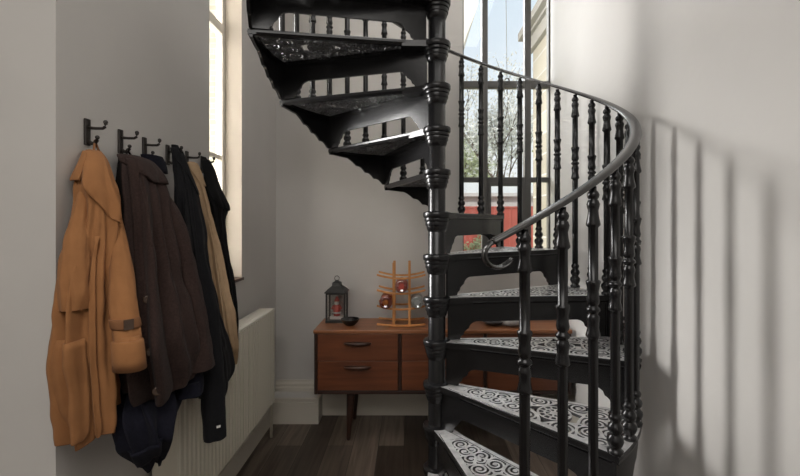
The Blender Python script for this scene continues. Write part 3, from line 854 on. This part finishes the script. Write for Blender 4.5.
# tan trench coat
root = empty('coat', (XL, HY[0], 1.56), 'tan cotton trench coat on the hook nearest the viewer, leftmost of the coats', 'coat', G)
c = Coat(TAN, 3, 9, .46, 1.1)
finish_coat(root, c.body(), 'body', M['tan'])
finish_coat(root, c.patch([(.03,84,165),(.10,86,178),(.17,90,176),(.215,100,150)], .010, .004, 18, 18), 'collar', M['tan'])
finish_coat(root, c.patch([(.02,-50,98),(.12,-50,95),(.22,-46,86),(.28,-42,72),(.32,-40,42),(.36,-36,6),(.385,-34,-18)], .009, .004, 22, 26), 'lapel', M['tan'])
finish_coat(root, c.patch([(.645,58,122),(.72,54,126),(.84,54,126),(.92,60,120),(.945,74,106)], .007, .004, 12, 16), 'pocket', M['tan'])
finish_coat(root, c.patch([(.40,46,56),(.55,38,52),(.80,32,48),(.95,30,46),(1.0,30,38)], .008, .004, 8, 30), 'belt', M['tan'])
def limb(root, pts, rad, m, name='sleeve', seed=1, wr=.10):
    rnd = random.Random(seed); ph = rnd.uniform(0, 6)
    N = 56; rows = [(*p, r, 0) for p, r in zip(pts, rad)]
    mb = MB(); rs = []; na = 40
    for i in range(N):
        x, y, z, r, _ = interp(rows, i/(N-1))
        ring = []
        for k in range(na):
            a = 2*math.pi*k/na
            q = 1+wr*(.9*mnoise.noise((math.cos(a)*1.1, math.sin(a)*1.1, z*5+seed))+.7*mnoise.noise((math.cos(a)*2+z*6, math.sin(a)*2, z*16+seed)))*2
            ring.append(Vector((x+r*q*math.cos(a), y-r*q*math.sin(a), z)))
        rs.append(ring)
    l = rs[-1]; cc = sum(l, Vector())/na
    rs.append([cc+(p-cc)*.85+Vector((0,0,.003)) for p in l]); rs.append([cc+(p-cc)*.78+Vector((0,0,.04)) for p in l])
    mb.rings(rs)
    return finish_coat(root, mb, name, m)
limb(root, [(-.902,1.190,1.45),(-.893,1.165,1.36),(-.882,1.135,1.26),(-.872,1.115,1.17),(-.868,1.112,1.125)], [.010,.024,.031,.035,.033], M['tan'], 'sleeve', 8, .15)
limb(root, [(-.835,1.225,1.36),(-.805,1.195,1.25),(-.766,1.148,1.135),(-.745,1.128,1.068),(-.732,1.120,1.014)], [.012,.025,.0305,.0315,.0325], M['tan'], 'sleeve', 4, .09)
cf = MB().rings([[Vector((x+r*(1+.05*math.sin(3*a))*math.cos(a), 1.120-r*(1+.05*math.sin(3*a))*math.sin(a), z)) for a in [2*math.pi*k/32 for k in range(32)]] for r, z, x in ((.033,1.044,-.735),(.0365,1.040,-.734),(.0375,.995,-.730),(.0385,.968,-.728),(.033,.971,-.728),(.028,.997,-.730))])
finish_coat(root, cf, 'cuff', M['tan'])
st = MB().rings([[Vector((x+r*math.cos(a), 1.131-r*math.sin(a), z)) for a in [2*math.pi*k/24 for k in range(24)]] for r, z, x in ((.0345,1.098,-.752),(.0355,1.093,-.751),(.0355,1.078,-.748),(.0345,1.073,-.747))])
finish_coat(root, st, 'cuff_strap', M['tandark'])
bk = MB(); bk.obox(Matrix.Translation((-.725,1.107,1.086)) @ Matrix.Rotation(R(-40),4,'Z'), .006, .022, .026); finish_coat(root, bk, 'buckle', M['button'])
loop(root, 1.588, HY[0], 1.535, M['tandark'])

# dark brown wool coat
root = empty('coat', (XL, HY[1], 1.56), 'dark brown wool coat with buttons, second of the coats from the left', 'coat', G)
c = Coat(BROWN, 11, 8, .46, 1.0)
finish_coat(root, c.body(), 'body', M['brown'])
finish_coat(root, c.patch([(.04,84,150),(.2,86,150),(.4,88,150),(.56,96,146)], .003, .004, 14, 40), 'lining', M['brownlin'])
finish_coat(root, c.patch([(.02,-70,120),(.07,-66,110),(.13,-58,90),(.19,-56,50),(.24,-50,10)], .007, .005, 22, 16), 'collar', M['brown'])
finish_coat(root, c.patch([(.10,50,70),(.3,44,74),(.5,34,78),(.7,32,76),(.9,32,72),(1.0,38,58)], .012, .006, 12, 40), 'front_edge', M['brown'])
buttons(root, c, [(.60,56),(.74,58),(.88,52)], .0165, .012, M['button'])
limb(root, [(-.84,1.44,1.47),(-.80,1.445,1.36),(-.757,1.435,1.18),(-.722,1.42,1.03),(-.700,1.405,.92),(-.693,1.40,.875)], [.010,.034,.044,.048,.051,.052], M['brown'], 'sleeve', 9, .08)
loop(root, 1.588, HY[1], 1.545, M['brownlin'])

# navy coat under and behind the brown one
root = empty('coat', (XL, HY[2], 1.6), 'navy wool coat hanging behind the brown coat, its crumpled hem showing below', 'coat', G)
c = Coat(NAVY, 21, 8, .42, 1.6, .02)
finish_coat(root, c.body(), 'body', M['navy'])
finish_coat(root, c.patch([(.80,10,130),(.86,10,125),(.90,15,120)], .006, .006, 16, 8), 'hem_band', M['navy'])
finish_coat(root, c.patch([(.0,-40,170),(.05,-50,175),(.10,-40,170)], .010, .008, 16, 8), 'collar', M['navy'])
limb(root, [(-.80,1.47,1.0),(-.745,1.42,.90),(-.715,1.39,.83),(-.705,1.37,.80)], [.02,.04,.042,.04], M['navy'], 'sleeve', 5, .1)
# long black coat
root = empty('coat', (XL, HY[3], 1.65), 'long black cotton coat with a hanging sleeve, fourth of the coats from the left', 'coat', G)
c = Coat(BLACK, 33, 8, .40, .8, .02)
finish_coat(root, c.body(), 'body', M['black'])
finish_coat(root, c.patch([(.06,20,40),(.3,24,44),(.6,22,40),(.9,16,30)], .005, .004, 8, 30), 'front_edge', M['black'])
finish_coat(root, c.patch([(.04,-60,120),(.10,-50,100),(.2,-40,20),(.27,-36,-8)], .005, .004, 18, 14), 'collar', M['black'])
limb(root, [(-.83,1.61,1.33),(-.77,1.58,1.15),(-.725,1.54,.95),(-.69,1.498,.80),(-.674,1.476,.68),(-.668,1.468,.615)], [.012,.036,.041,.040,.038,.037], M['black'], 'sleeve', 12, .07)
tg = MB().obox(Matrix.Translation((-.642,1.441,.665)) @ Matrix.Rotation(R(-50),4,'Z'), .003, .012, .007); finish_coat(root, tg, 'cuff_tag', M['whitepaint'])
# beige coat
root = empty('coat', (XL, HY[4], 1.6), 'beige cotton coat hanging between the long black coat and the black jacket', 'coat', G)
c = Coat(BEIGE, 41, 8, .42, .9)
finish_coat(root, c.body(), 'body', M['beige'])
finish_coat(root, c.patch([(.02,-60,120),(.10,-55,90),(.2,-45,30)], .005, .004, 16, 12), 'collar', M['beige'])
finish_coat(root, c.patch([(.15,14,34),(.5,10,32),(.9,6,30)], .005, .004, 8, 24), 'front_edge', M['beige'])
loop(root, 1.588, HY[4], 1.575, M['tandark'], .010)
# black jacket by the window
root = empty('coat', (XL, HY[5], 1.64), 'short black wool jacket on the hook nearest the window', 'coat', G)
c = Coat(JACKET, 55, 9, .28, .6)
finish_coat(root, c.body(), 'body', M['jacket'])
finish_coat(root, c.patch([(.04,-60,120),(.2,-60,100),(.36,-60,70),(.46,-62,50)], .005, .004, 16, 18), 'collar', M['jacket'])

# ------------------------------------------------------------------ outside
struct(MB().box(-14, 14, YB+.172, 26, -.25, -.15).build('ground', M['ground']), 'garden lawn outside the back window', 'ground')
# red fence of upright boards
root = empty('fence', (1.2, 9.3, -.15), 'red painted board fence at the end of the garden', 'fence')
fb = MB(); x = -1.2
while x < 5.2:
    fb.box(x, x+.138, 9.3, 9.325, -.15, 1.68); x += .142
fb.build('board_panel', M['fence'], root, Vector(root.location))
for x in (-.6, 1.0, 2.6, 4.2):
    MB().box(x, x+.1, 9.33, 9.43, -.15, 1.72).build('post', M['fence'], root, Vector(root.location))
MB().box(-1.2, 5.2, 9.28, 9.345, 1.68, 1.715).build('capping', M['fence'], root, Vector(root.location))
# pale outbuilding behind the fence
root = empty('outbuilding', (3.2, 10.2, -.15), 'low pale outbuilding behind the red fence', 'building')
MB().box(.6, 6.0, 10.2, 11.4, -.15, 2.0).build('wall', M['palewall'], root, Vector(root.location))
rf = MB().rings([[Vector((x, y, z)) for y, z in ((10.05,1.98),(10.8,2.34),(11.55,1.98),(11.55,2.06),(10.8,2.44),(10.05,2.06))] for x in (.5, 6.1)], True, False, False)
rf.build('roof', M['palewall'], root, Vector(root.location))
# neighbouring brick house on the right
root = empty('brick_house', (1.5, 4.2, -.15), 'cream brick house side wall seen in the right pane of the back window', 'house')
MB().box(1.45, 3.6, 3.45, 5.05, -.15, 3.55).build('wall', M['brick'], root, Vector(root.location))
ev = MB(); ev.box(1.36, 3.7, 3.40, 5.15, 3.50, 3.64); ev.box(1.40, 1.45, 3.42, 5.10, 3.36, 3.50)
ev.build('eaves', M['eave'], root, Vector(root.location))
MB().box(1.30, 1.36, 3.40, 5.16, 3.53, 3.62).build('gutter', M['eave'], root, Vector(root.location))
rf = MB().rings([[Vector((x, y, z)) for x, z in ((1.32,3.64),(2.4,4.6),(3.7,3.64))] for y in (3.4, 5.15)], True, False, False)
rf.build('roof', M['roof'], root, Vector(root.location))
# pale cornice of another house, high on the left of the back window
root = empty('stone_house', (.1, 7.0, -.15), 'pale stone house corner seen high in the left pane of the back window', 'house')
MB().box(-1.2, .80, 6.6, 8.2, -.15, 4.25).build('wall', M['fascia'], root, Vector(root.location))
e = MB().rings([[Vector((x+dx*o, 6.6-o*.9, z)) for x, dx in ((-1.2,-1),(.80,1))] + [Vector((x+dx*o, 8.2+o*.9, z)) for x, dx in ((.80,1),(-1.2,-1))] for o, z in ((.0,4.0),(.06,4.2),(.20,4.55),(.22,4.62),(.22,4.95),(.05,5.0))], True, False, False)
e.build('cornice', M['fascia'], root, Vector(root.location))
# pale brick house beyond the left window
root = empty('brick_terrace', (-3.2, 6.2, -.15), 'pale brick house beyond the left sash window', 'house')
MB().box(-6.5, -1.9, 5.9, 9.0, -.15, 6.5).build('wall', M['brickl'], root, Vector(root.location))
MB().box(-6.6, -1.8, 5.8, 9.1, 6.5, 6.65).build('roof', M['roof'], root, Vector(root.location))
# trees and shrubs
def tree(name, x, y, z0, h, spread, nleaf, lm, label, cat, trunk_h, seed, leaf=.05, dens=.5):
    rnd = random.Random(seed)
    root = empty(name, (x, y, z0), label, cat)
    br = MB(); tips = []
    def branch(p, d, L, r, lev):
        n = 4; pts = [p]; dd = d.copy()
        for k in range(n):
            dd = (dd+Vector((rnd.uniform(-.25,.25), rnd.uniform(-.25,.25), rnd.uniform(-.05,.18)))).normalized()
            pts.append(pts[-1]+dd*L/n)
            if lev > 0: tips.append(pts[-1])
        br.tube(pts, [r*(1-.14*k) for k in range(n+1)], 5)
        if lev < 3:
            for k in range(4 if lev else 6):
                q = pts[rnd.randint(2, n)]
                a = rnd.uniform(0, 6.28); e = rnd.uniform(.1, .9)
                nd = (dd*.5+Vector((math.cos(a)*spread, math.sin(a)*spread, e))).normalized()
                branch(q, nd, L*rnd.uniform(.5, .72), r*.5, lev+1)
    branch(Vector((x,y,z0)), Vector((0,0,1)), trunk_h, .02*h**.8, 0)
    br.build('branches', M['bark'], root, Vector(root.location))
    lf = MB()
    for k in range(nleaf):
        p = rnd.choice(tips)+Vector((rnd.gauss(0,dens*.3), rnd.gauss(0,dens*.3), rnd.gauss(0,dens*.3)))
        a = Vector((rnd.gauss(0,1), rnd.gauss(0,1), rnd.gauss(0,1))).normalized(); b_ = a.orthogonal().normalized()
        s_ = leaf*rnd.uniform(.6, 1.3)
        lf.face([lf.bm.verts.new(p+a*s_), lf.bm.verts.new(p+b_*s_*.6), lf.bm.verts.new(p-a*s_), lf.bm.verts.new(p-b_*s_*.6)])
    lf.build('foliage', lm, root, Vector(root.location), recalc=False)
tree('blossom_tree', 3.4, 14.2, -.15, 6.6, .5, 5200, M['leafpale'], 'pale blossoming tree behind the outbuilding, middle pane of the back window', 'tree', 3.9, 3, .065, .8)
tree('tree', 3.0, 20.8, -.15, 5.4, .5, 3200, M['leafgreen'], 'leafy green tree behind the outbuilding, left pane of the back window', 'tree', 3.2, 12, .08, .8)
tree('tree', 5.6, 15.2, -.15, 4.6, .5, 2200, M['leafgreen'], 'green tree behind the outbuilding, beside the brick house at the right', 'tree', 2.6, 5, .07, .7)
for i, (x, y, h, lb) in enumerate(((1.35, 8.3, .95, 'low green shrub at the foot of the red fence, left pane'), (2.2, 8.4, .8, 'low green shrub at the foot of the red fence, middle pane'), (3.05, 8.3, .95, 'low green shrub at the foot of the red fence, right pane'))):
    tree('shrub', x, y, -.15, h, .8, 900, M['leafgreen'], lb, 'shrub', .62*h, 40+i, .045, .2)

# ------------------------------------------------------------------ light
wd = bpy.data.worlds.new('world'); sc.world = wd; wd.use_nodes = True
nt = wd.node_tree; bg = nt.nodes['Background']
tc = nt.nodes.new('ShaderNodeTexCoord'); sx = nt.nodes.new('ShaderNodeSeparateXYZ'); rp_ = nt.nodes.new('ShaderNodeValToRGB')
rp_.color_ramp.elements[0].position = .0; rp_.color_ramp.elements[0].color = (.90, .91, .91, 1)
rp_.color_ramp.elements[1].position = .45; rp_.color_ramp.elements[1].color = (.66, .77, .86, 1)
nt.links.new(tc.outputs['Generated'], sx.inputs[0]); nt.links.new(sx.outputs['Z'], rp_.inputs['Fac']); nt.links.new(rp_.outputs['Color'], bg.inputs['Color'])
bg.inputs['Strength'].default_value = 1.15
def area(name, loc, target, sx_, sy_, power, col=(1,1,1), portal=False):
    l = bpy.data.lights.new(name, 'AREA'); l.shape = 'RECTANGLE'; l.size = sx_; l.size_y = sy_; l.energy = power; l.color = col
    o = bpy.data.objects.new(name, l); COL.objects.link(o); o.location = loc
    d_ = Vector(target)-Vector(loc); o.rotation_euler = d_.to_track_quat('-Z', 'Y').to_euler()
    if portal: l.cycles.is_portal = True
    return o
sun = bpy.data.lights.new('sun', 'SUN'); sun.energy = 1.7; sun.angle = R(3); sun.color = (1, .95, .88)
so = bpy.data.objects.new('sun', sun); COL.objects.link(so); so.rotation_euler = (R(50), 0, R(12))
area('daylight_left_window', (-3.2, 2.7, 2.5), (-.9, 2.2, 1.8), 2.2, 2.2, 780, (1, .985, .965))
area('daylight_back_window', (-.05, 4.25, 3.1), (1.0, 2.35, 1.7), 1.1, 1.8, 78, (.96, .98, 1))
area('upper_landing_light', (.15, 2.15, CEIL-.03), (.15, 2.15, 0), 1.2, 1.2, 9, (1, .97, .94))
area('hall_fill_light', (-.3, -1.2, CEIL-.05), (-.3, -1.2, 0), 2.2, 2.2, 72, (1, .97, .93))  # unseen lamp added behind the camera to lift the interior brightness

vs = sc.view_settings
sc.display_settings.display_device = 'sRGB'
vs.view_transform = 'Standard'; vs.look = 'None'; vs.gamma = 1; vs.use_curve_mapping = False; vs.exposure = 0
